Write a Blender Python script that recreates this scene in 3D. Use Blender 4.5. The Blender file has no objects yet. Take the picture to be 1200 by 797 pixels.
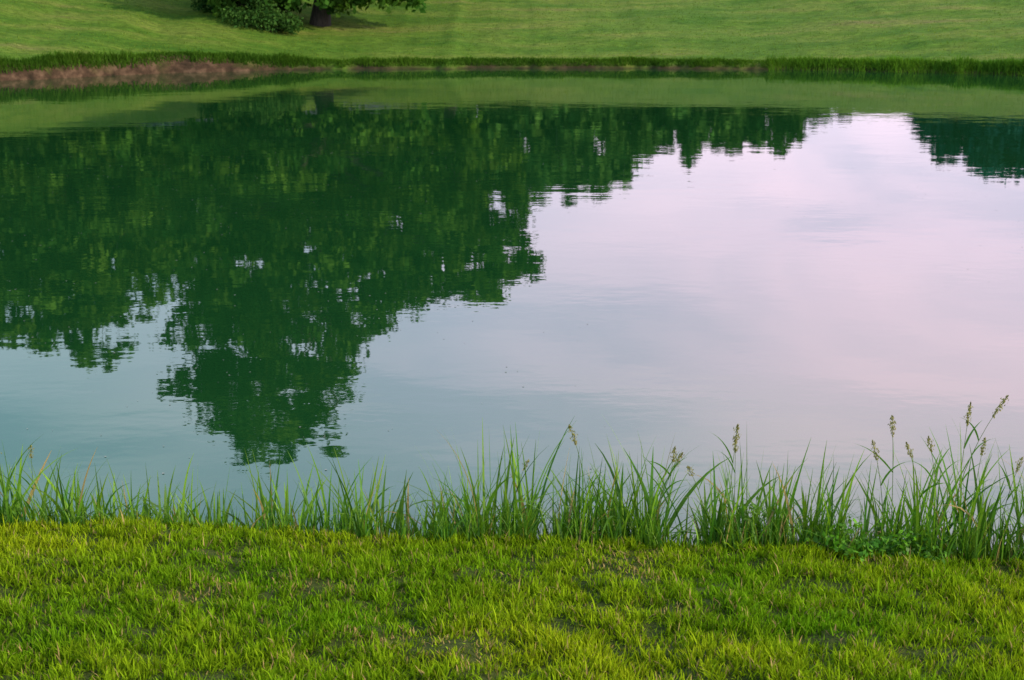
import bpy, math, numpy as np
from mathutils import Vector
rng = np.random.default_rng(7)
scene = bpy.context.scene

# ---------------------------------------------------------------- helpers
def vnoise(x, y, seed=0):
    x = np.asarray(x, float); y = np.asarray(y, float)
    x, y = x*.857-y*.515+13.7, x*.515+y*.857+5.3
    xi = np.floor(x).astype(np.int64); yi = np.floor(y).astype(np.int64)
    fx = x - xi; fy = y - yi
    fx = fx*fx*(3-2*fx); fy = fy*fy*(3-2*fy)
    def h(a, b):
        n = (a*374761393 + b*668265263 + seed*974711) & 0x7fffffff
        n = ((n ^ (n >> 13))*1274126177) & 0x7fffffff
        n = n ^ (n >> 16)
        return (n & 0xffff)/65535.0
    return (h(xi, yi)*(1-fx)+h(xi+1, yi)*fx)*(1-fy) + (h(xi, yi+1)*(1-fx)+h(xi+1, yi+1)*fx)*fy
def fbm(x, y, seed=0, o=3):
    s = 0; a = .5; t = 0
    for i in range(o):
        s = s + a*vnoise(np.asarray(x)*2**i, np.asarray(y)*2**i, seed+i*17); t += a; a *= .5
    return s/t
def sstep(a, b, x):
    t = np.clip((x-a)/(b-a), 0, 1); return t*t*(3-2*t)

FX = np.array([-60,-36,-30,-24,-18,-15,-11,-7,-2,4,10,16,24,32,40,46,70.])
FY = np.array([2,8,22,31.5,38.5,41.5,44.8,46.3,46.9,46.9,46.0,43.6,39,30,20,8,2.])
def y_far(x):
    x = np.asarray(x, float)
    r = 0
    for d in (-1.2, -.4, .4, 1.2): r = r + np.interp(x+d, FX, FY)
    return r/4 + (fbm(x*.6, x*0+3, 5)-.5)*.9 + (vnoise(x*2.3, x*0+9, 6)-.5)*.3
def y_near(x):
    x = np.asarray(x, float)
    return 6.80 - .075*np.clip(x, -8, 8) + (fbm(x*.8, x*0+1, 8)-.5)*.35 + np.where(np.abs(x)>8, (np.abs(x)-8)*.05, 0)
def ground(x, y):
    x = np.asarray(x, float); y = np.asarray(y, float)
    s = np.maximum(y_near(x)-y, y-y_far(x))
    w = sstep(8, 20, y + np.maximum(0, np.abs(x)-14)*.6)
    left = sstep(-6, -11, x)
    bhf = .24 + .26*left + .12*left*(vnoise(x*.9, x*0, 88)-.3)
    bh = .20*(1-w) + bhf*w
    bw = .35*(1-w) + (.40)*w
    bank = -.55 + (bh+.55)*sstep(-.55, bw, s)
    sl = .17*(1-w) + .145*w
    top = 1.5*(1-w) + 3.10*w
    rise = np.maximum(0, s-bw)*sl
    m = top - bh
    k = .35
    rise = np.where(rise > m+k, m, np.where(rise < m-k, rise, rise-(rise-m+k)**2/(4*k)))
    z = bank + rise
    z = np.where(s < -.5, -.55-np.minimum(1.2, (-s-.5)*.3), z)
    bump = (fbm(x*1.7, y*1.7, 11)-.5)*.10 + (vnoise(x*6, y*6, 12)-.5)*.045
    bump = bump*sstep(0, .6, s)*(1-sstep(12, 30, y))
    bf = (fbm(x*.25, y*.25, 21)-.5)*.35 + (fbm(x*1.1, y*1.1, 22)-.5)*.09
    bf = bf*sstep(.3, 4, s)*sstep(20, 35, y)
    return z + bump + bf

def make_mesh(name, V, F, mats, col=None, smooth=False):
    V = np.asarray(V, np.float32); F = np.asarray(F, np.int32)
    k = F.shape[1]
    me = bpy.data.meshes.new(name)
    me.vertices.add(len(V)); me.vertices.foreach_set('co', V.ravel())
    me.loops.add(F.size); me.loops.foreach_set('vertex_index', F.ravel())
    me.polygons.add(len(F)); me.polygons.foreach_set('loop_start', np.arange(0, F.size, k, dtype=np.int32))
    me.polygons.foreach_set('use_smooth', np.full(len(F), smooth))
    me.update(calc_edges=True)
    if col is not None:
        a = me.color_attributes.new('Col', 'FLOAT_COLOR', 'POINT')
        c = np.ones((len(V), 4), np.float32); c[:, :3] = col
        a.data.foreach_set('color', c.ravel())
    for m in (mats if isinstance(mats, list) else [mats]): me.materials.append(m)
    o = bpy.data.objects.new(name, me); scene.collection.objects.link(o)
    return o

def ribbons(base, L, az, lean, curve, width, segs, col, tipcol=None, tw=None, prof=1.0):
    n = len(base)
    t = np.linspace(0, 1, segs+1)
    th = lean[:, None] + curve[:, None]*(t[None, :]**1.4)
    ds = (L/segs)[:, None]
    h = np.concatenate([np.zeros((n, 1)), np.cumsum(np.sin(th[:, :-1])*ds, 1)], 1)
    v = np.concatenate([np.zeros((n, 1)), np.cumsum(np.cos(th[:, :-1])*ds, 1)], 1)
    P = np.stack([base[:, 0:1]+h*np.cos(az)[:, None], base[:, 1:2]+h*np.sin(az)[:, None], base[:, 2:3]+v], 2)
    if tw is None: tw = rng.normal(0, .5, n)
    a2 = az+math.pi/2+tw
    W = np.stack([np.cos(a2), np.sin(a2), rng.normal(0, .15, n)], 1)
    wp = (np.minimum(1, .55+1.6*t))*(1-t**2.2)**prof+.06
    w = width[:, None]*wp[None, :]*.5
    A = P - W[:, None, :]*w[:, :, None]; B = P + W[:, None, :]*w[:, :, None]
    V = np.stack([A, B], 2).reshape(n*(segs+1)*2, 3)
    i = np.arange(n)[:, None]*(segs+1)*2 + np.arange(segs)[None, :]*2
    F = np.stack([i, i+1, i+3, i+2], 2).reshape(-1, 4)
    if tipcol is None: tipcol = col
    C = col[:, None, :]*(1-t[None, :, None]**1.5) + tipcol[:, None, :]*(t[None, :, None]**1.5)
    C = np.repeat(C[:, :, None, :], 2, 2).reshape(-1, 3)
    return V, F, C

def merge(parts):
    V = []; F = []; C = []; o = 0
    for v, f, c in parts:
        V.append(v); F.append(f+o); C.append(c); o += len(v)
    return np.concatenate(V), np.concatenate(F), np.concatenate(C)

def tube(pts, rad, sides=7, col=(1, 1, 1)):
    pts = np.asarray(pts, float); n = len(pts)
    V = []
    for i in range(n):
        d = pts[min(i+1, n-1)]-pts[max(i-1, 0)]; d = d/(np.linalg.norm(d)+1e-9)
        u = np.cross(d, [0, 1, 0.1]); u /= np.linalg.norm(u)+1e-9; w = np.cross(d, u)
        a = np.linspace(0, 2*math.pi, sides, endpoint=False)
        V.append(pts[i]+rad[i]*(np.cos(a)[:, None]*u+np.sin(a)[:, None]*w))
    V = np.concatenate(V); F = []
    for i in range(n-1):
        for j in range(sides):
            k = (j+1) % sides
            F.append([i*sides+j, i*sides+k, (i+1)*sides+k, (i+1)*sides+j])
    return V, np.array(F), np.tile(np.array(col, float), (len(V), 1))

def leaves(cent, size, col, up=.3, aspect=.55):
    n = len(cent)
    a = rng.normal(0, 1, (n, 3)); a /= np.linalg.norm(a, axis=1)[:, None]
    b = rng.normal(0, 1, (n, 3)); b[:, 2] *= up
    b = b - (a*b).sum(1)[:, None]*a; b /= np.linalg.norm(b, axis=1)[:, None]+1e-6
    s = size[:, None]
    V = np.stack([cent-a*s*.5, cent+b*s*aspect*.5-a*s*.05, cent+a*s*.5, cent-b*s*aspect*.5-a*s*.05], 1).reshape(-1, 3)
    F = np.arange(n*4).reshape(-1, 4)
    C = np.repeat(col, 4, 0)
    return V, F, C

# ---------------------------------------------------------------- materials
def new_mat(name):
    m = bpy.data.materials.new(name); m.use_nodes = True
    nt = m.node_tree; nt.nodes.clear()
    return m, nt, nt.nodes, nt.links
def leaf_mat(name, trans=.35, rough=.55, spec=.25, simple=False):
    m, nt, N, L = new_mat(name)
    out = N.new('ShaderNodeOutputMaterial'); at = N.new('ShaderNodeAttribute'); at.attribute_name = 'Col'
    if simple:
        p = N.new('ShaderNodeBsdfDiffuse'); L.new(at.outputs['Color'], p.inputs['Color'])
        if trans == 0:
            L.new(p.outputs[0], out.inputs[0]); return m
    else:
        p = N.new('ShaderNodeBsdfPrincipled'); p.inputs['Roughness'].default_value = rough
        p.inputs['Specular IOR Level'].default_value = spec
        L.new(at.outputs['Color'], p.inputs['Base Color'])
    tr = N.new('ShaderNodeBsdfTranslucent'); mx = N.new('ShaderNodeMixShader'); mx.inputs[0].default_value = trans
    g = N.new('ShaderNodeMixRGB'); g.blend_type = 'MULTIPLY'; g.inputs[0].default_value = 1; g.inputs[2].default_value = (1.25, 1.25, .5, 1)
    L.new(at.outputs['Color'], g.inputs[1]); L.new(g.outputs[0], tr.inputs['Color'])
    L.new(p.outputs[0], mx.inputs[1]); L.new(tr.outputs[0], mx.inputs[2]); L.new(mx.outputs[0], out.inputs[0])
    return m
M_grass = leaf_mat('lawn_blade', .38, simple=True); M_reed = leaf_mat('reed_blade', .38, .5, .3)
M_leaf = leaf_mat('tree_leaf', .28, simple=True); M_far = leaf_mat('far_leaf', 0, simple=True)
def simple_noise_mat(name, c1, c2, scale, rough=.9, bump=.3, dist=.02, sx=(1, 1, 1)):
    m, nt, N, L = new_mat(name)
    out = N.new('ShaderNodeOutputMaterial'); p = N.new('ShaderNodeBsdfPrincipled'); p.inputs['Roughness'].default_value = rough
    tc = N.new('ShaderNodeTexCoord'); mp = N.new('ShaderNodeMapping'); mp.inputs['Scale'].default_value = sx
    n = N.new('ShaderNodeTexNoise'); n.inputs['Scale'].default_value = scale; n.inputs['Detail'].default_value = 6
    r = N.new('ShaderNodeValToRGB'); r.color_ramp.elements[0].position = .35; r.color_ramp.elements[1].position = .65
    r.color_ramp.elements[0].color = (*c1, 1); r.color_ramp.elements[1].color = (*c2, 1)
    b = N.new('ShaderNodeBump'); b.inputs['Strength'].default_value = bump; b.inputs['Distance'].default_value = dist
    L.new(tc.outputs['Object'], mp.inputs[0]); L.new(mp.outputs[0], n.inputs['Vector']); L.new(n.outputs[0], r.inputs[0])
    L.new(r.outputs[0], p.inputs['Base Color']); L.new(n.outputs[0], b.inputs['Height']); L.new(b.outputs[0], p.inputs['Normal'])
    L.new(p.outputs[0], out.inputs[0]); return m
M_bark = simple_noise_mat('bark', (.014, .012, .008), (.045, .038, .028), 6, sx=(3, 3, .6), bump=.8, dist=.04)
M_asph = simple_noise_mat('asphalt', (.06, .07, .09), (.09, .10, .125), 30, bump=.1)
M_stone = simple_noise_mat('pollen', (.16, .16, .15), (.3, .3, .28), 20)

M_ter, nt, N, L = new_mat('terrain')
out = N.new('ShaderNodeOutputMaterial'); p = N.new('ShaderNodeBsdfPrincipled'); p.inputs['Roughness'].default_value = .95
p.inputs['Specular IOR Level'].default_value = .1
tc = N.new('ShaderNodeTexCoord'); at = N.new('ShaderNodeAttribute'); at.attribute_name = 'Col'
sep = N.new('ShaderNodeSeparateColor'); L.new(at.outputs['Color'], sep.inputs[0])
def noise(scale, det=5, sx=None, rgh=.6):
    n = N.new('ShaderNodeTexNoise'); n.inputs['Scale'].default_value = scale; n.inputs['Detail'].default_value = det
    n.inputs['Roughness'].default_value = rgh
    if sx:
        mp = N.new('ShaderNodeMapping'); mp.inputs['Scale'].default_value = sx
        L.new(tc.outputs['Object'], mp.inputs[0]); L.new(mp.outputs[0], n.inputs['Vector'])
    else: L.new(tc.outputs['Object'], n.inputs['Vector'])
    return n
def ramp(src, e):
    r = N.new('ShaderNodeValToRGB')
    while len(r.color_ramp.elements) < len(e): r.color_ramp.elements.new(.5)
    for el, (q, c) in zip(r.color_ramp.elements, e): el.position = q; el.color = (*c, 1)
    L.new(src, r.inputs[0]); return r
n1 = noise(.45, 8, (.45, 1.6, 1)); n2 = noise(5, 6, (.6, 1.5, 1), .75)
g1 = ramp(n1.outputs[0], [(.33, (.055, .135, .012)), (.48, (.100, .175, .020)), (.60, (.155, .200, .035)), (.72, (.18, .160, .06))])
g2 = ramp(n2.outputs[0], [(.3, (.35, .4, .35)), (.7, (1.5, 1.45, 1.4))])
mu = N.new('ShaderNodeMixRGB'); mu.blend_type = 'MULTIPLY'; mu.inputs[0].default_value = 1
L.new(g1.outputs[0], mu.inputs[1]); L.new(g2.outputs[0], mu.inputs[2])
n3 = noise(3, 6); s1 = ramp(n3.outputs[0], [(.3, (.020, .015, .009)), (.5, (.06, .036, .022)), (.72, (.16, .098, .062))])
n5 = noise(40, 4); s2 = ramp(n5.outputs[0], [(.3, (.030, .045, .008)), (.7, (.085, .10, .02))])
mA = N.new('ShaderNodeMixRGB'); L.new(sep.outputs[0], mA.inputs[0]); L.new(mu.outputs[0], mA.inputs[1]); L.new(s1.outputs[0], mA.inputs[2])
mC = N.new('ShaderNodeMixRGB'); mC.inputs[2].default_value = (.022, .026, .010, 1); L.new(sep.outputs[2], mC.inputs[0]); L.new(mA.outputs[0], mC.inputs[1])
mB = N.new('ShaderNodeMixRGB'); L.new(sep.outputs[1], mB.inputs[0]); L.new(mC.outputs[0], mB.inputs[1]); L.new(s2.outputs[0], mB.inputs[2])
L.new(mB.outputs[0], p.inputs['Base Color'])
bp = N.new('ShaderNodeBump'); bp.inputs['Strength'].default_value = .6; bp.inputs['Distance'].default_value = .08
L.new(n2.outputs[0], bp.inputs['Height']); L.new(bp.outputs[0], p.inputs['Normal']); L.new(p.outputs[0], out.inputs[0])

# water
M_wat, nt, N, L = new_mat('pond_water')
out = N.new('ShaderNodeOutputMaterial'); p = N.new('ShaderNodeBsdfPrincipled')
tc = N.new('ShaderNodeTexCoord')
p.inputs['Roughness'].default_value = .015; p.inputs['IOR'].default_value = 1.68
nb = noise(.15, 3); cb = ramp(nb.outputs[0], [(.3, (.006, .042, .011)), (.7, (.009, .052, .014))])
L.new(cb.outputs[0], p.inputs['Base Color'])
w1 = noise(1.0, 3, (1.0, 1.6, 1), .5); w2 = noise(.12, 2, (.6, 1.6, 1)); w3 = noise(6, 2, (1, 1.4, 1))
r2 = ramp(w2.outputs[0], [(.42, (.25,)*3), (.60, (1.0,)*3)])
m1 = N.new('ShaderNodeMath'); m1.operation = 'MULTIPLY_ADD'; L.new(w3.outputs[0], m1.inputs[0]); m1.inputs[1].default_value = .10; L.new(w1.outputs[0], m1.inputs[2])
m2 = N.new('ShaderNodeMath'); m2.operation = 'MULTIPLY'; L.new(m1.outputs[0], m2.inputs[0]); L.new(r2.outputs[0], m2.inputs[1])
bp = N.new('ShaderNodeBump'); bp.inputs['Strength'].default_value = 1; bp.inputs['Distance'].default_value = .0042
L.new(m2.outputs[0], bp.inputs['Height']); L.new(bp.outputs[0], p.inputs['Normal']); L.new(p.outputs[0], out.inputs[0])

# ---------------------------------------------------------------- terrain sheet
def axis(segs):
    a = []
    for s, e, st in segs: a += list(np.arange(s, e, st))
    return np.array(a)
geo = lambda s, e, n: list(s+(e-s)*(np.linspace(0, 1, n)**2.2))
xp = np.concatenate([axis([(0, 5, .1), (5, 26, .3), (26, 80, 1.5)]), geo(80, 1500, 22)])
xs = np.concatenate([-xp[::-1][:-1], xp])
ys = np.concatenate([-np.array(geo(10, 800, 16))[::-1], axis([(-8, 1.5, .6), (1.5, 8.5, .08), (8.5, 26, .8), (26, 38, .4), (38, 50, .15), (50, 72, .35), (72, 140, 2.5)]), geo(140, 2500, 24)])
X, Y = np.meshgrid(xs, ys)
Z = ground(X, Y)
S = np.maximum(y_near(X)-Y, Y-y_far(X))
V = np.stack([X, Y, Z], 2).reshape(-1, 3)
ny, nx = X.shape
i = (np.arange(ny-1)[:, None]*nx+np.arange(nx-1)[None, :])
F = np.stack([i, i+1, i+nx+1, i+nx], 2).reshape(-1, 4)
farw = sstep(15, 25, Y)
left = sstep(-6, -9.5, X)
soil = (1-sstep(.08, .24+.30*left, S + (fbm(X*1.2, Y*1.2, 31)-.5)*(.4+.6*left)))
soil = np.clip(soil, 0, 1)
soil_dark = soil*(1-left)*.6*farw  # far-bank soil turns darker away from the left end
dark = (1-farw)*sstep(11, 9, Y)
col = np.stack([soil, dark, soil_dark], 2).reshape(-1, 3)
make_mesh('ground', V, F, M_ter, col, smooth=True)

make_mesh('pond_water', [[-58, 1, 0], [66, 1, 0], [66, 56, 0], [-58, 56, 0]], [[0, 1, 2, 3]], M_wat)

# road on the far hill
rx = np.arange(-90, -3, 1.0)
ry = 57.6 + np.where(rx > -20, (rx+20)**2*.03, 0) + (rx+20)*.02
V = []
for a, b in zip(rx, ry):
    for o in (0, .9, 1.8, 2.7, 3.6):
        V.append([a, b+o, float(ground(a, b+o))+.06])
F = []
for k in range(len(rx)-1):
    for j in range(4): F.append([k*5+j, (k+1)*5+j, (k+1)*5+j+1, k*5+j+1])
make_mesh('asphalt_road', V, F, M_asph, smooth=True)

# ---------------------------------------------------------------- lawn blades
def lawn(n, xr, yr, Lm, wm, seed):
    x = rng.uniform(*xr, n); y = rng.uniform(*yr, n)
    s = y_near(x)-y
    pt = fbm(x*2.2, y*2.2, seed)
    thin = sstep(.20, .38, pt)
    cl = fbm(x*13, y*13, seed+3, 2)
    keep = (s > .02) & (rng.random(n) < (.6+.4*thin)*(.3+.7*sstep(.3, .5, cl)))
    x, y, s, pt, cl, thin = x[keep], y[keep], s[keep], pt[keep], cl[keep], thin[keep]; n = len(x)
    L_ = Lm*(.45+.5*rng.random(n)+.9*sstep(.3, .75, cl))*(.55+.45*thin)
    L_ *= np.where(rng.random(n) < .03, 1.7, 1)
    base = np.stack([x, y, ground(x, y)-.008], 1)
    az = rng.uniform(0, 2*math.pi, n); lean = np.abs(rng.normal(.25, .42, n)); cur = rng.uniform(.1, 1.6, n)
    g = np.clip(fbm(x*1.1, y*1.1, seed+5)*1.9-.45, 0, 1)*.75+.25*cl; g = np.clip(g, 0, 1)[:, None]; r = rng.random((n, 1))
    c = np.array([.080, .225, .008])*(1-g) + np.array([.275, .365, .012])*g
    c = c*(.4+1.1*r)
    dry = rng.random(n) < (.05+.28*(1-thin))
    c[dry] = np.array([.40, .30, .14])*(.5+.7*rng.random((dry.sum(), 1)))
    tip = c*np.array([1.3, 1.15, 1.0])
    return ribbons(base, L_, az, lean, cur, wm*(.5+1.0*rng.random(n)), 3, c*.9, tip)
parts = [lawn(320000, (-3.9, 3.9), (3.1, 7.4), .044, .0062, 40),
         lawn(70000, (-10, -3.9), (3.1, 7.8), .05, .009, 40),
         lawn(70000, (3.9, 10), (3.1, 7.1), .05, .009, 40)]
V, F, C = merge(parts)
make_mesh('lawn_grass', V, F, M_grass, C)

# ---------------------------------------------------------------- far bank grass
def fargrass(n, xr, smin, smax, Lf, w, cf, power=1.0):
    x = rng.uniform(*xr, n); s = smin+(smax-smin)*rng.random(n)**power
    y = y_far(x)+s
    L_ = Lf(x)*(.4+.9*rng.random(n))
    base = np.stack([x, y, ground(x, y)-.02], 1)
    az = rng.uniform(0, 2*math.pi, n); c = cf(x, y, n)
    return ribbons(base, L_, az, np.abs(rng.normal(.15, .3, n)), rng.uniform(.2, 1.3, n), w*(.6+.8*rng.random(n)), 3, c, c*1.15)
def c_fringe(x, y, n):
    g = fbm(x*.7, y*.7, 51)[:, None]; r = rng.random((n, 1))
    b = np.array([.030, .085, .010])*(1-g)+np.array([.085, .17, .015])*g
    right = sstep(8, 10, x)[:, None]
    return b*(.6+.8*r)*(1+.45*right)
def c_hill(x, y, n):
    g = fbm(x*.3, y*.8, 52)[:, None]; r = rng.random((n, 1))
    return (np.array([.06, .145, .012])*(1-g)+np.array([.165, .215, .03])*g)*(.5+1.0*r)
Lr = lambda x: (.13+.12*sstep(8, 10.5, x)+.05*sstep(-2, -9, x))*(.25+1.5*fbm(x*.9, x*0, 53))
parts = [fargrass(50000, (-26, 30), .12, .6, Lr, .02, c_fringe),
         fargrass(9000, (8.5, 26), -.15, .5, lambda x: .26+0*x, .02, c_fringe),
         fargrass(6000, (-26, -6), .05, .5, lambda x: .30*np.clip(3*fbm(x*.9, x*0, 54)-1.1, .05, 1), .025, c_fringe),
         fargrass(80000, (-28, 32), .5, 20, lambda x: .06+0*x, .02, c_hill, 1.3)]
V, F, C = merge(parts)
make_mesh('far_bank_grass', V, F, M_grass, C)

# ---------------------------------------------------------------- shoreline grass
HX = [-14, -9, -6, -4, -3, -2.7, -2.45, -2.2, -1.75, -1.5, -1.25, -1.0, -.5, -.1, .25, .5, .65, .85, 1.1, 1.4, 1.75, 1.95, 2.2, 2.6, 3.0, 5, 8, 14]
HH = [.4, .5, .35, .45, .56, .56, .38, .38, .34, .28, .36, .38, .44, .50, .52, .60, .60, .50, .54, .46, .42, .50, .64, .64, .60, .4, .5, .4]
DD = [1, 1, .8, .9, 1., 1., .75, .65, .5, .5, .75, .8, 1., 1.1, 1.1, 1.2, 1.1, 1.0, 1.05, 1., .95, 1.1, 1.25, 1.2, 1, 1, 1, 1]
def reeds(n, xr, smin, smax, hf, w, curv=(.3, 1.6), lmin=.3, ln=.18, cs=.13, dpow=1.0):
    x = rng.uniform(*xr, n)
    q = np.round(x/cs); cx = q*cs + (vnoise(q*7.3, q*0, 91)-.5)*cs*1.2 + rng.normal(0, .022, n); mix = rng.random(n) < .5
    x = np.where(mix, cx, x)
    keep = rng.random(n) < np.interp(x, HX, DD)/1.3*(.4+.6*sstep(.3, .55, fbm(x*3, x*0, 66)))
    x = x[keep]; n = len(x)
    s = rng.uniform(smin, smax, n)
    y = y_near(x)-s
    base = np.stack([x, y, np.maximum(ground(x, y), -.1)-.02], 1)
    H = np.interp(x, HX, HH)*hf
    L_ = H*(lmin+(1.2-lmin)*rng.random(n)**.9)*(.6+.75*fbm(x*4, x*0, 61))
    az = rng.uniform(0, 2*math.pi, n)
    lean = np.abs(rng.normal(.08, ln, n)); cur = rng.uniform(*curv, n)*(rng.random(n)**.8)
    g = rng.random((n, 1)); g2 = rng.random((n, 1))
    c = np.array([.045, .155, .018])*(1-g)+np.array([.155, .305, .022])*g
    c = c*(.6+.75*g2)
    dry = rng.random(n) < .05
    c[dry] = np.array([.32, .25, .12])
    tip = c*np.array([1.4, 1.2, .9])
    return ribbons(base, L_, az, lean, cur, w*(.4+1.0*rng.random(n)), 8, c, tip)
parts = [reeds(2900, (-3.6, 3.6), -.12, .22, 1.12, .013),
         reeds(2000, (-3.4, 3.4), -.15, .15, 1.05, .021, curv=(.6, 2.8), lmin=.45, ln=.32, cs=.19),
         reeds(9000, (-3.6, 3.6), -.04, .30, .42, .009),
         reeds(3500, (-14, -3.6), -.15, .25, 1.05, .013), reeds(3500, (3.6, 14), -.15, .25, 1.05, .013)]
V, F, C = merge(parts)
make_mesh('shoreline_grass', V, F, M_reed, C)

# seed-headed stems
def seed_stem(x, s, h, az, lean, head, c=(.26, .24, .09)):
    y = float(y_near(x))-s; z0 = float(ground(x, y))-.02
    n = 12; pts = []; r = []
    P = np.array([x, y, z0]); pts.append(P.copy()); r.append(.0026)
    for k in range(n):
        t = (k+1)/n; th = lean*t**1.5
        P = P + np.array([math.cos(az)*math.sin(th), math.sin(az)*math.sin(th), math.cos(th)])*h/n
        pts.append(P.copy()); r.append(.0026*(1-.6*t))
    out = [tube(pts, r, 5, (.13, .21, .04))]
    pts = np.array(pts)
    m = int(95*head/.09)
    ti = rng.random(m)
    start = 1-head/h
    tt = (start+(1-start)*ti)*n
    i0 = np.clip(tt.astype(int), 0, n-1); f = (tt-i0)[:, None]
    cen = pts[i0]*(1-f)+pts[i0+1]*f
    spread = .011*np.sin(np.pi*np.clip(ti*.9+.08, 0, 1))[:, None]
    cen = cen + rng.normal(0, 1, (m, 3))*spread*.8
    d = pts[-1]-pts[-3]; d /= np.linalg.norm(d)
    a = d + rng.normal(0, .35, (m, 3)); a /= np.linalg.norm(a, axis=1)[:, None]
    b = np.cross(a, rng.normal(0, 1, (m, 3))); b /= np.linalg.norm(b, axis=1)[:, None]
    s_ = .013
    Vv = np.stack([cen-a*s_*.5, cen+b*s_*.22, cen+a*s_*.6, cen-b*s_*.22], 1).reshape(-1, 3)
    col = np.repeat(np.array(c)*(.6+.9*rng.random((m, 1))), 4, 0)
    out.append((Vv, np.arange(m*4).reshape(-1, 4), col))
    kk = rng.integers(2, 10, 4)
    bb = pts[kk]; nn = len(bb); cc = np.tile([.09, .22, .02], (nn, 1))
    out.append(ribbons(bb, rng.uniform(.14, .28, nn), rng.choice([0, math.pi], nn)+rng.normal(0, .6, nn), rng.uniform(.3, .7, nn), rng.uniform(.4, 1.5, nn), np.full(nn, .011), 7, cc, cc*1.3, tw=rng.normal(1.2, .3, nn)))
    return out
stems = [(1.13, .0, .84, 0.2, .10, .11), (.42, .02, .80, 3.0, .35, .11), (.74, .05, .66, 0, .5, .09), (.80, .1, .62, 1, .3, .08),
         (1.97, 0, .92, 3.1, .10, .11), (2.28, .02, .98, 0.1, .06, .12), (2.24, .0, 1.08, 0.0, .55, .13), (1.92, .05, .76, 3.3, .3, .11),
         (2.36, .0, .80, .6, .2, .09), (2.66, .1, .68, .1, .35, .08), (-2.62, 0, .62, .1, .05, .07), (-2.76, .0, .66, 2.9, .12, .09), (1.02, .1, .55, 3, .5, .06),
         (-.02, .05, .58, 0, .4, .05), (2.1, .1, .70, 2.6, .4, .08), (1.16, .04, .72, 1.8, .1, .07), (2.50, 0, .72, 0, .3, .08), (2.2, .02, .80, 2.9, .25, .08)]
for k in range(26):
    xx = rng.uniform(3.1, 12)*rng.choice([-1, 1]); stems.append((xx, rng.uniform(-.05, .15), rng.uniform(.45, .8), rng.uniform(0, 6.28), rng.uniform(.05, .5), .09))
parts = []
for st in stems: parts += seed_stem(*st)
V, F, C = merge(parts)
make_mesh('seed_head_grass', V, F, M_reed, C)

# leafy weeds
def weed(name, x, s, h, n, spread, size, colr):
    parts = []; y = float(y_near(x))-s; z = float(ground(x, y))
    for k in range(n):
        a = rng.uniform(0, 6.28); rr = spread*rng.random()**.6; hh = h*rng.uniform(.4, 1)
        b = np.array([x+.3*rr*math.cos(a), y+.2*rr*math.sin(a), z-.01]); t = b+np.array([rr*math.cos(a), rr*.5*math.sin(a), hh])
        mid = (b+t)/2+np.array([0, 0, hh*.12])
        parts.append(tube([b, mid, t], [.0025, .002, .001], 4, (.07, .15, .03)))
        m = int(7+hh*40); tt = rng.uniform(.2, 1.05, m)[:, None]
        cen = (1-tt)**2*b+2*tt*(1-tt)*mid+tt**2*t + rng.normal(0, size*.5, (m, 3))
        cc = np.array(colr)*(.6+.8*rng.random((m, 1)))
        parts.append(leaves(cen, size*(.6+.7*rng.random(m)), cc, up=.4, aspect=.6))
    V, F, C = merge(parts); return make_mesh(name, V, F, M_reed, C)
weed('leafy_weed', 1.75, .24, .20, 40, .26, .036, (.12, .30, .022))
weed('leafy_weed', 1.22, .14, .30, 26, .10, .028, (.14, .27, .03))
weed('leafy_weed', 2.05, .28, .13, 20, .18, .032, (.10, .25, .02))

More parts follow.
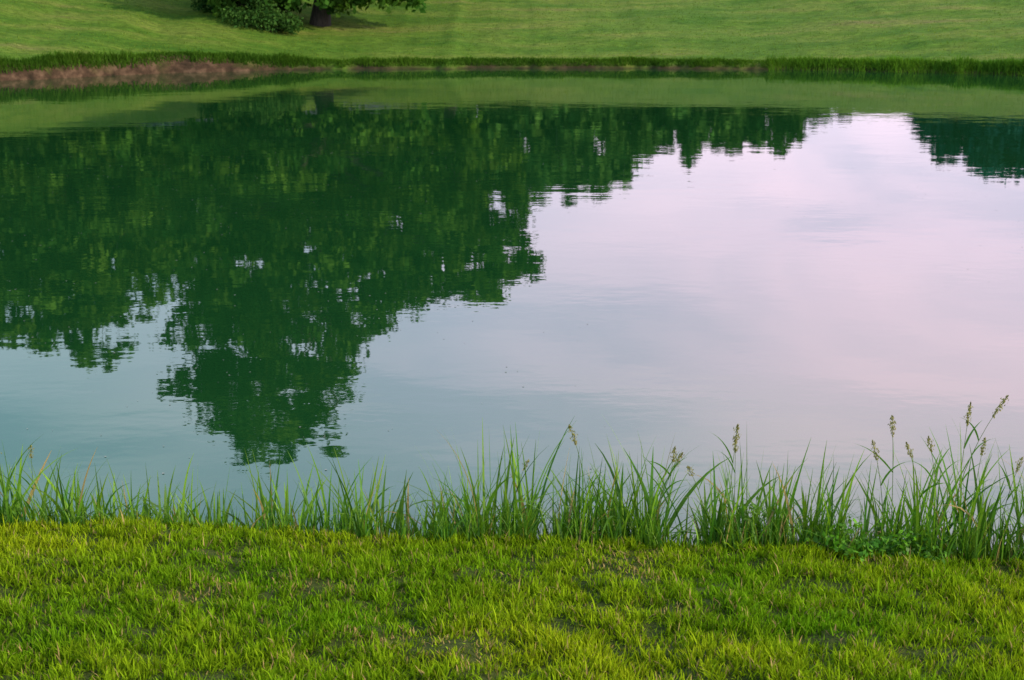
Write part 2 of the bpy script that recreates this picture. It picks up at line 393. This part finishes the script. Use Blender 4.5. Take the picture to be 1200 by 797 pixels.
# ---------------------------------------------------------------- trees
def tree(name, base, lobes, leaf, per, colA, colB, trunk_r=.32, mat=M_leaf, twigs=5):
    bx, by = base; bz = float(ground(bx, by))-.1
    lobes = np.array(lobes, float)
    top = (lobes[:, 2]+lobes[:, 4]*.3).max()
    cx = lobes[:, 0].mean()
    hz = np.linspace(0, 1, 9)
    tp = np.stack([bx+(cx-bx)*.6*hz**1.6+.25*np.sin(hz*7+bx)-.25*math.sin(bx), by+.2*np.sin(hz*5+1), bz+(top-bz)*.92*hz], 1)
    tr = trunk_r*(.8*np.exp(-hz*22)+1-.88*hz)
    wood = [tube(tp, tr, 10)]
    L_parts = []
    for (lx, ly, lz, r, rz) in lobes:
        a = max(.1, min(.9, ((lz-bz)*.62)/((top-bz)*.92)))
        k = a*8; i0 = int(k); f = k-i0; st = tp[i0]*(1-f)+tp[min(8, i0+1)]*f
        en = np.array([lx, ly, lz]); mid = st*.5+en*.5+np.array([0, 0, .12*np.linalg.norm(en-st)])+rng.normal(0, .15, 3)
        r0 = trunk_r*(1-.85*a)*.55
        wood.append(tube([st, mid*.6+st*.4, mid*.7+en*.3, en], [r0, r0*.75, r0*.5, r0*.22], 6))
        nc = max(10, int(11*r*r))
        d = rng.normal(0, 1, (nc, 3)); d /= np.linalg.norm(d, axis=1)[:, None]
        rad = (.35+.82*rng.random(nc)**.55)[:, None]
        cc = en + d*rad*np.array([r, r, rz])
        for q in range(min(twigs, nc)):
            wood.append(tube([en, (en+cc[q])/2+rng.normal(0, .1, 3), cc[q]], [r0*.22, r0*.14, .012], 4))
        cr = rng.uniform(.25, .55, nc)*(.55+.25*r)
        idx = np.repeat(np.arange(nc), per)
        pos = cc[idx]+rng.normal(0, .5, (len(idx), 3))*cr[idx][:, None]*np.array([1.15, 1.15, .75])
        g = rng.random(nc)[idx][:, None]; v = (.4+1.1*rng.random(nc))[idx][:, None]*(.8+.4*rng.random((len(idx), 1)))
        cl = (np.array(colA)*(1-g)+np.array(colB)*g)*v
        L_parts.append(leaves(pos, leaf*(.6+.8*rng.random(len(pos))), cl, up=.8, aspect=.65))
    e = bpy.data.objects.new(name, None); scene.collection.objects.link(e)
    e.location = (bx, by, bz)
    V, F, C = merge(wood); o1 = make_mesh('trunk_and_limbs', V-np.array([bx, by, bz]), F, M_bark, C, smooth=True); o1.parent = e
    V, F, C = merge(L_parts); o2 = make_mesh('crown_foliage', V-np.array([bx, by, bz]), F, mat, C); o2.parent = e
    return e
A = (.030, .098, .014); B = (.085, .175, .022)
main = [(-9.7, 50, 13.9, 1.6, 1.5), (-8.1, 50.3, 14.1, 1.3, 1.4), (-10.9, 49.6, 12.4, 1.5, 1.2), (-12.0, 50.3, 11.7, 1.2, 1.0), (-8.9, 49, 12.0, 2.0, 1.5),
        (-7.4, 50.6, 12.3, 1.3, 1.2), (-10.2, 50.8, 10.2, 2.0, 1.6), (-7.9, 49.2, 10.0, 2.2, 1.7), (-6.4, 50.5, 9.4, 1.4, 1.2), (-5.3, 49.6, 8.7, 1.5, 1.2),
        (-3.9, 50.2, 7.9, 1.3, 1.0), (-2.6, 49.8, 7.8, 1.1, .9), (-1.2, 50, 8.1, 1.1, .9), (-.2, 50.1, 7.2, 1.0, .9), (0, 49.9, 6.3, .8, .5), (-1.7, 50.2, 6.8, 1.0, .6),
        (-9.6, 49, 7.6, 2.1, 1.7), (-7.0, 48.6, 6.8, 2.0, 1.7), (-4.9, 50, 6.2, 1.7, 1.4), (-3.2, 50.3, 5.2, 1.5, 1.1), (-11.0, 50, 5.6, 1.6, 1.4), (-9.0, 51.5, 5, 2.0, 1.6),
        (-6.6, 51.4, 4.6, 2.0, 1.3), (-4.4, 51, 3.7, 1.5, .8), (-9.9, 49.3, 3.4, 1.7, 1.1), (-7.9, 48.7, 3.6, 1.5, .9), (-10.5, 50.5, 2.3, 1.2, .7), (-8.8, 50.2, 2.1, 1.3, .8),
        (-5.4, 49.6, 2.6, 1.2, .6), (-3.8, 50, 2.2, 1.1, .4), (-6.4, 49.6, 2.1, 1.0, .5), (-2.2, 50.4, 4.3, 1.1, .7), (-12.4, 50.3, 4.2, 1.2, 1.0), (-12.0, 50.2, 9.8, 1.1, .9), (-9.6, 49.6, 1.7, .9, .5)]
main = [(a*1.05, b+2.5, (c+3)*1.05-3, d*1.04, e*1.04) for a, b, c, d, e in main]
tree('oak_tree', (-7.25, 52.7), main, .25, 75, A, B, .24)
def shrub(name, x, y, lob, cA, cB, leaf=.13):
    z = float(ground(x, y)); parts = []
    for (dx, dy, dz, r, rz) in lob:
        c0 = np.array([x+dx, y+dy, z+dz]); parts.append(tube([[x, y, z-.05], (c0+np.array([x, y, z]))/2, c0], [.03, .02, .01], 5, (.05, .04, .03)))
        m = int(900*r*r)+200; d = rng.normal(0, 1, (m, 3)); d /= np.linalg.norm(d, axis=1)[:, None]
        pos = c0+d*(rng.random((m, 1))**.45)*np.array([r, r, rz])*(.8+.4*rng.random((m, 1)))
        g = rng.random((m, 1)); parts.append(leaves(pos, leaf*(.6+.8*rng.random(m)), (np.array(cA)*(1-g)+np.array(cB)*g)*(.6+.7*rng.random((m, 1)))))
    V, F, C = merge(parts); make_mesh(name, V, F, M_leaf, C)
shrub('shrub', -8.8, 50.6, [(0, 0, .35, .7, .5), (.6, .2, .3, .6, .35), (-.8, 0, .3, .6, .4), (-.3, .5, .7, .7, .5), (-1.4, .4, .45, .6, .5), (.9, -.2, .2, .4, .3)], (.03, .09, .018), (.07, .15, .03))
shrub('shrub', -11.0, 53.0, [(0, 0, .5, .8, .6), (.8, .2, .4, .6, .5), (-.6, .4, .4, .6, .4)], (.025, .08, .02), (.05, .12, .03))

t2 = [(-1.4, 68, 12.2, 1.3, 1.0), (-.2, 68, 10.9, 1.3, 1.0), (-2.5, 68.4, 9.6, 1.6, 1.2), (-.6, 68, 8.3, 1.6, 1.2), (-4.5, 68, 10.6, 2.0, 1.5), (-5.8, 67, 9.0, 2.2, 1.8), (-3.5, 68, 7.6, 2.2, 1.6),
      (-1.0, 69, 6.4, 1.8, 1.2), (-6.3, 68, 6.4, 2.2, 1.5), (-7.2, 68, 11.5, 1.6, 1.6), (-3, 67.5, 5.2, 2.2, 1.2)]
tree('oak_tree', (-3, 68), t2, .34, 60, A, B, .2)
t3 = [(-22.5, 66, 13.4, 1.8, 1.5), (-20.5, 66, 13.8, 1.5, 1.9), (-24.6, 66, 12.9, 2, 1.8), (-21.5, 65, 11.2, 2.5, 2), (-24.5, 65.5, 10, 2.6, 2), (-19.0, 66.5, 11.8, 1.8, 1.8), (-22, 66, 8.4, 2.8, 2), (-18.6, 66, 8.9, 2.1, 1.8),
      (-24.5, 66, 7, 2.6, 1.9), (-20.3, 66, 6.4, 2.4, 1.6), (-22.4, 66, 5.3, 2.3, 1.3), (-18.2, 66, 6.4, 1.9, 1.5), (-24.5, 66, 5.2, 2.2, 1.3), (-19.5, 66, 4.8, 2.0, 1.2)]
tree('oak_tree', (-22, 66.5), t3, .34, 60, A, B, .24)
t4 = [(-28, 64, 12.5, 2.2, 1.8), (-30.5, 64, 13.0, 2.2, 2.0), (-33, 64, 11, 2.2, 1.8), (-29, 63, 9.5, 2.8, 2.2), (-32, 64, 8, 2.6, 2), (-27, 64.5, 8.5, 2.2, 2), (-27.5, 64, 6, 2.2, 1.6), (-30, 64, 5.8, 2.5, 1.4), (-26.0, 65, 11.6, 1.9, 1.7)]
tree('oak_tree', (-29.5, 64.5), t4, .34, 50, A, B, .28)
t5 = [(-17.2, 72, 12.0, 1.7, 1.6), (-15.7, 72, 13.2, 1.6, 1.5), (-14.2, 72, 14.0, 1.6, 1.6), (-13.3, 72, 11.6, 1.9, 1.7), (-11.5, 72.5, 11.5, 1.8, 1.6), (-15.2, 72, 9.4, 2.1, 1.8), (-12.5, 72, 8.6, 2.2, 1.8), (-17, 72, 7.2, 2.2, 1.6), (-14, 72, 6.2, 2.3, 1.5), (-11, 72, 6.5, 2.2, 1.6), (-15.5, 72, 4.8, 2.3, 1.2), (-12, 72, 4.6, 2.3, 1.2)]
tree('oak_tree', (-14, 72.5), t5, .36, 55, A, B, .22)

# distant tree masses
def treeline(name, trees, leaf, per, cA, cB):
    parts = []; wood = []
    for (tx, ty, H, Wd) in trees:
        gz = float(ground(tx, ty))
        wood.append(tube([[tx, ty, gz-.2], [tx+.2, ty, gz+H*.4], [tx, ty, gz+H*.8]], [.2, .15, .05], 6, (.02, .04, .02)))
        nl = 6+int(H*1.2)
        for k in range(nl):
            f = (k+.5)/nl; rw = Wd*(.95+.35*math.sin(f*3)-.85*f*f)
            r = Wd*rng.uniform(.5, .75)*(1-.5*f)
            zz = gz + r*.6 + (H-r*1.5)*f
            c0 = np.array([tx+rng.uniform(-1, 1)*max(.01, rw-r*.7), ty+rng.uniform(-1, 1)*Wd*.5, zz])
            m = per; d = rng.normal(0, 1, (m, 3)); d /= np.linalg.norm(d, axis=1)[:, None]
            pos = c0+d*(.45+.7*rng.random((m, 1))**.8)*np.array([r, r, r*.85])
            g = rng.random((m, 1)); parts.append(leaves(pos, leaf*(.6+.8*rng.random(m)), (np.array(cA)*(1-g)+np.array(cB)*g)*(.7+.6*rng.random((m, 1)))*rng.uniform(.6, 1.35), up=.8, aspect=.7))
    V, F, C = merge(parts+wood); make_mesh(name, V, F, M_far, C)
PX = [-90, -40, -20, -10, 0, 5, 8, 11, 13, 16, 20, 24, 28, 31, 34, 36]
PZ = [28, 25, 21.5, 20, 18.6, 18, 17.6, 17.0, 14.2, 13.6, 13.6, 12.8, 11.5, 10.2, 9.0, 8.2]
tl = []; x = -95.
while x < 35.8:
    W = rng.uniform(2.4, 3.8) if x < 12 else rng.uniform(2.0, 3.0)
    tl.append((x, 130+rng.uniform(-5, 5), (np.interp(x, PX, PZ)-3)*rng.uniform(.92, 1.07), W)); x += W*.45
treeline('distant_treeline', tl, .75, 75, (.028, .090, .016), (.065, .150, .026))
tl = []; x = 59.5
while x < 150:
    W = rng.uniform(4, 6.5); H = np.interp(x, [60, 63, 68, 75, 85, 170], [14, 21, 27, 28, 32, 36])-3
    tl.append((x+W*.5, 222+rng.uniform(-6, 6), H*rng.uniform(.95, 1.05), W)); x += W*.38
treeline('distant_treeline', tl, 1.3, 85, (.010, .060, .055), (.018, .085, .075))  # distance haze is mixed into these blue-teal leaf colours
tl = []; x = 44.
while x < 60:
    W = rng.uniform(3, 4.5); tl.append((x, 225+rng.uniform(-6, 6), rng.uniform(12.5, 15.5), W)); x += W*.6
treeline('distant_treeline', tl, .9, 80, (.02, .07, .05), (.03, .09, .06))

# floating specks
n = 1800
sx = rng.uniform(-9, 9, n); sy = rng.uniform(8, 34, n)
k = fbm(sx*.3, sy*.3, 71) > .47; sx, sy = sx[k], sy[k]; n = len(sx)
r = rng.uniform(.003, .009, n)[:, None]
a = np.linspace(0, 2*math.pi, 6, endpoint=False)
V = np.stack([sx[:, None]+r*np.cos(a), sy[:, None]+r*np.sin(a), np.full((n, 6), .004)], 2).reshape(-1, 3)
make_mesh('floating_pollen', V, np.arange(n*6).reshape(-1, 6), M_stone)

# ---------------------------------------------------------------- light and sky
sd = Vector((.88, -.42, 0)).normalized(); el = math.radians(24)
sun = bpy.data.lights.new('sun', 'SUN'); sun.energy = 4.0; sun.angle = math.radians(1.0); sun.color = (1, .89, .66)
so = bpy.data.objects.new('sun', sun); scene.collection.objects.link(so)
dvec = Vector((sd.x*math.cos(el), sd.y*math.cos(el), math.sin(el)))
so.rotation_euler = dvec.to_track_quat('Z', 'Y').to_euler(); so.location = dvec*100
w = bpy.data.worlds.new('World'); scene.world = w; w.use_nodes = True
nt = w.node_tree; N = nt.nodes; L = nt.links; N.clear()
out = N.new('ShaderNodeOutputWorld'); bg = N.new('ShaderNodeBackground'); bg.inputs[1].default_value = .12
sky = N.new('ShaderNodeTexSky'); sky.sky_type = 'NISHITA'; sky.sun_disc = False; sky.sun_elevation = el
sky.sun_rotation = math.atan2(sd.x, sd.y); sky.dust_density = 3
tc = N.new('ShaderNodeTexCoord'); sp = N.new('ShaderNodeSeparateXYZ'); L.new(tc.outputs['Generated'], sp.inputs[0])
rp = ramp(sp.outputs[2], [(0, (.58, .46, .57)), (.10, (.69, .56, .67)), (.18, (.83, .655, .79)), (.27, (.99, .79, .93)), (.36, (.93, .85, .94)), (.48, (.60, .63, .71)), (1, (.11, .16, .23))])
mr = N.new('ShaderNodeMapRange'); mr.interpolation_type = 'SMOOTHSTEP'; L.new(sp.outputs[0], mr.inputs[0])
mr.inputs[1].default_value = -.42; mr.inputs[2].default_value = .28; mr.inputs[3].default_value = 0; mr.inputs[4].default_value = 1
az = ramp(mr.outputs[0], [(0, (.36, .64, .61)), (.55, (.74, .88, .89)), (1, (1.0, 1.0, 1.0))])
mu = N.new('ShaderNodeMixRGB'); mu.blend_type = 'MULTIPLY'; mu.inputs[0].default_value = 1; L.new(rp.outputs[0], mu.inputs[1]); L.new(az.outputs[0], mu.inputs[2])
mp = N.new('ShaderNodeMapping'); mp.inputs['Scale'].default_value = (1, 1, 4.5); L.new(tc.outputs['Generated'], mp.inputs[0])
cn = N.new('ShaderNodeTexNoise'); cn.inputs['Scale'].default_value = 2.6; cn.inputs['Detail'].default_value = 6; cn.inputs['Distortion'].default_value = .8; L.new(mp.outputs[0], cn.inputs['Vector'])
cr = ramp(cn.outputs[0], [(.34, (.64, .75, .82)), (.5, (.88, .90, .94)), (.64, (1.02, .98, 1.0))])
mc = N.new('ShaderNodeMixRGB'); mc.blend_type = 'MULTIPLY'; mc.inputs[0].default_value = 1; L.new(mu.outputs[0], mc.inputs[1]); L.new(cr.outputs[0], mc.inputs[2])
sc = N.new('ShaderNodeVectorMath'); sc.operation = 'SCALE'; sc.inputs['Scale'].default_value = 24; L.new(mc.outputs[0], sc.inputs[0])
fm = N.new('ShaderNodeMixRGB'); fm.inputs[0].default_value = .88; L.new(sky.outputs[0], fm.inputs[1]); L.new(sc.outputs[0], fm.inputs[2])
L.new(fm.outputs[0], bg.inputs[0]); L.new(bg.outputs[0], out.inputs[0])

# ---------------------------------------------------------------- camera
cam = bpy.data.cameras.new('camera'); co = bpy.data.objects.new('camera', cam); scene.collection.objects.link(co)
co.location = (0, 0, 3.0); co.rotation_euler = (math.radians(90-14.9), 0, 0)
cam.lens = 48; cam.sensor_width = 36; cam.clip_end = 5000; cam.clip_start = .05
cam.dof.use_dof = True; cam.dof.focus_distance = 6.8; cam.dof.aperture_fstop = 7.0
scene.camera = co
scene.view_settings.view_transform = 'Standard'; scene.view_settings.look = 'None'; scene.view_settings.exposure = 0
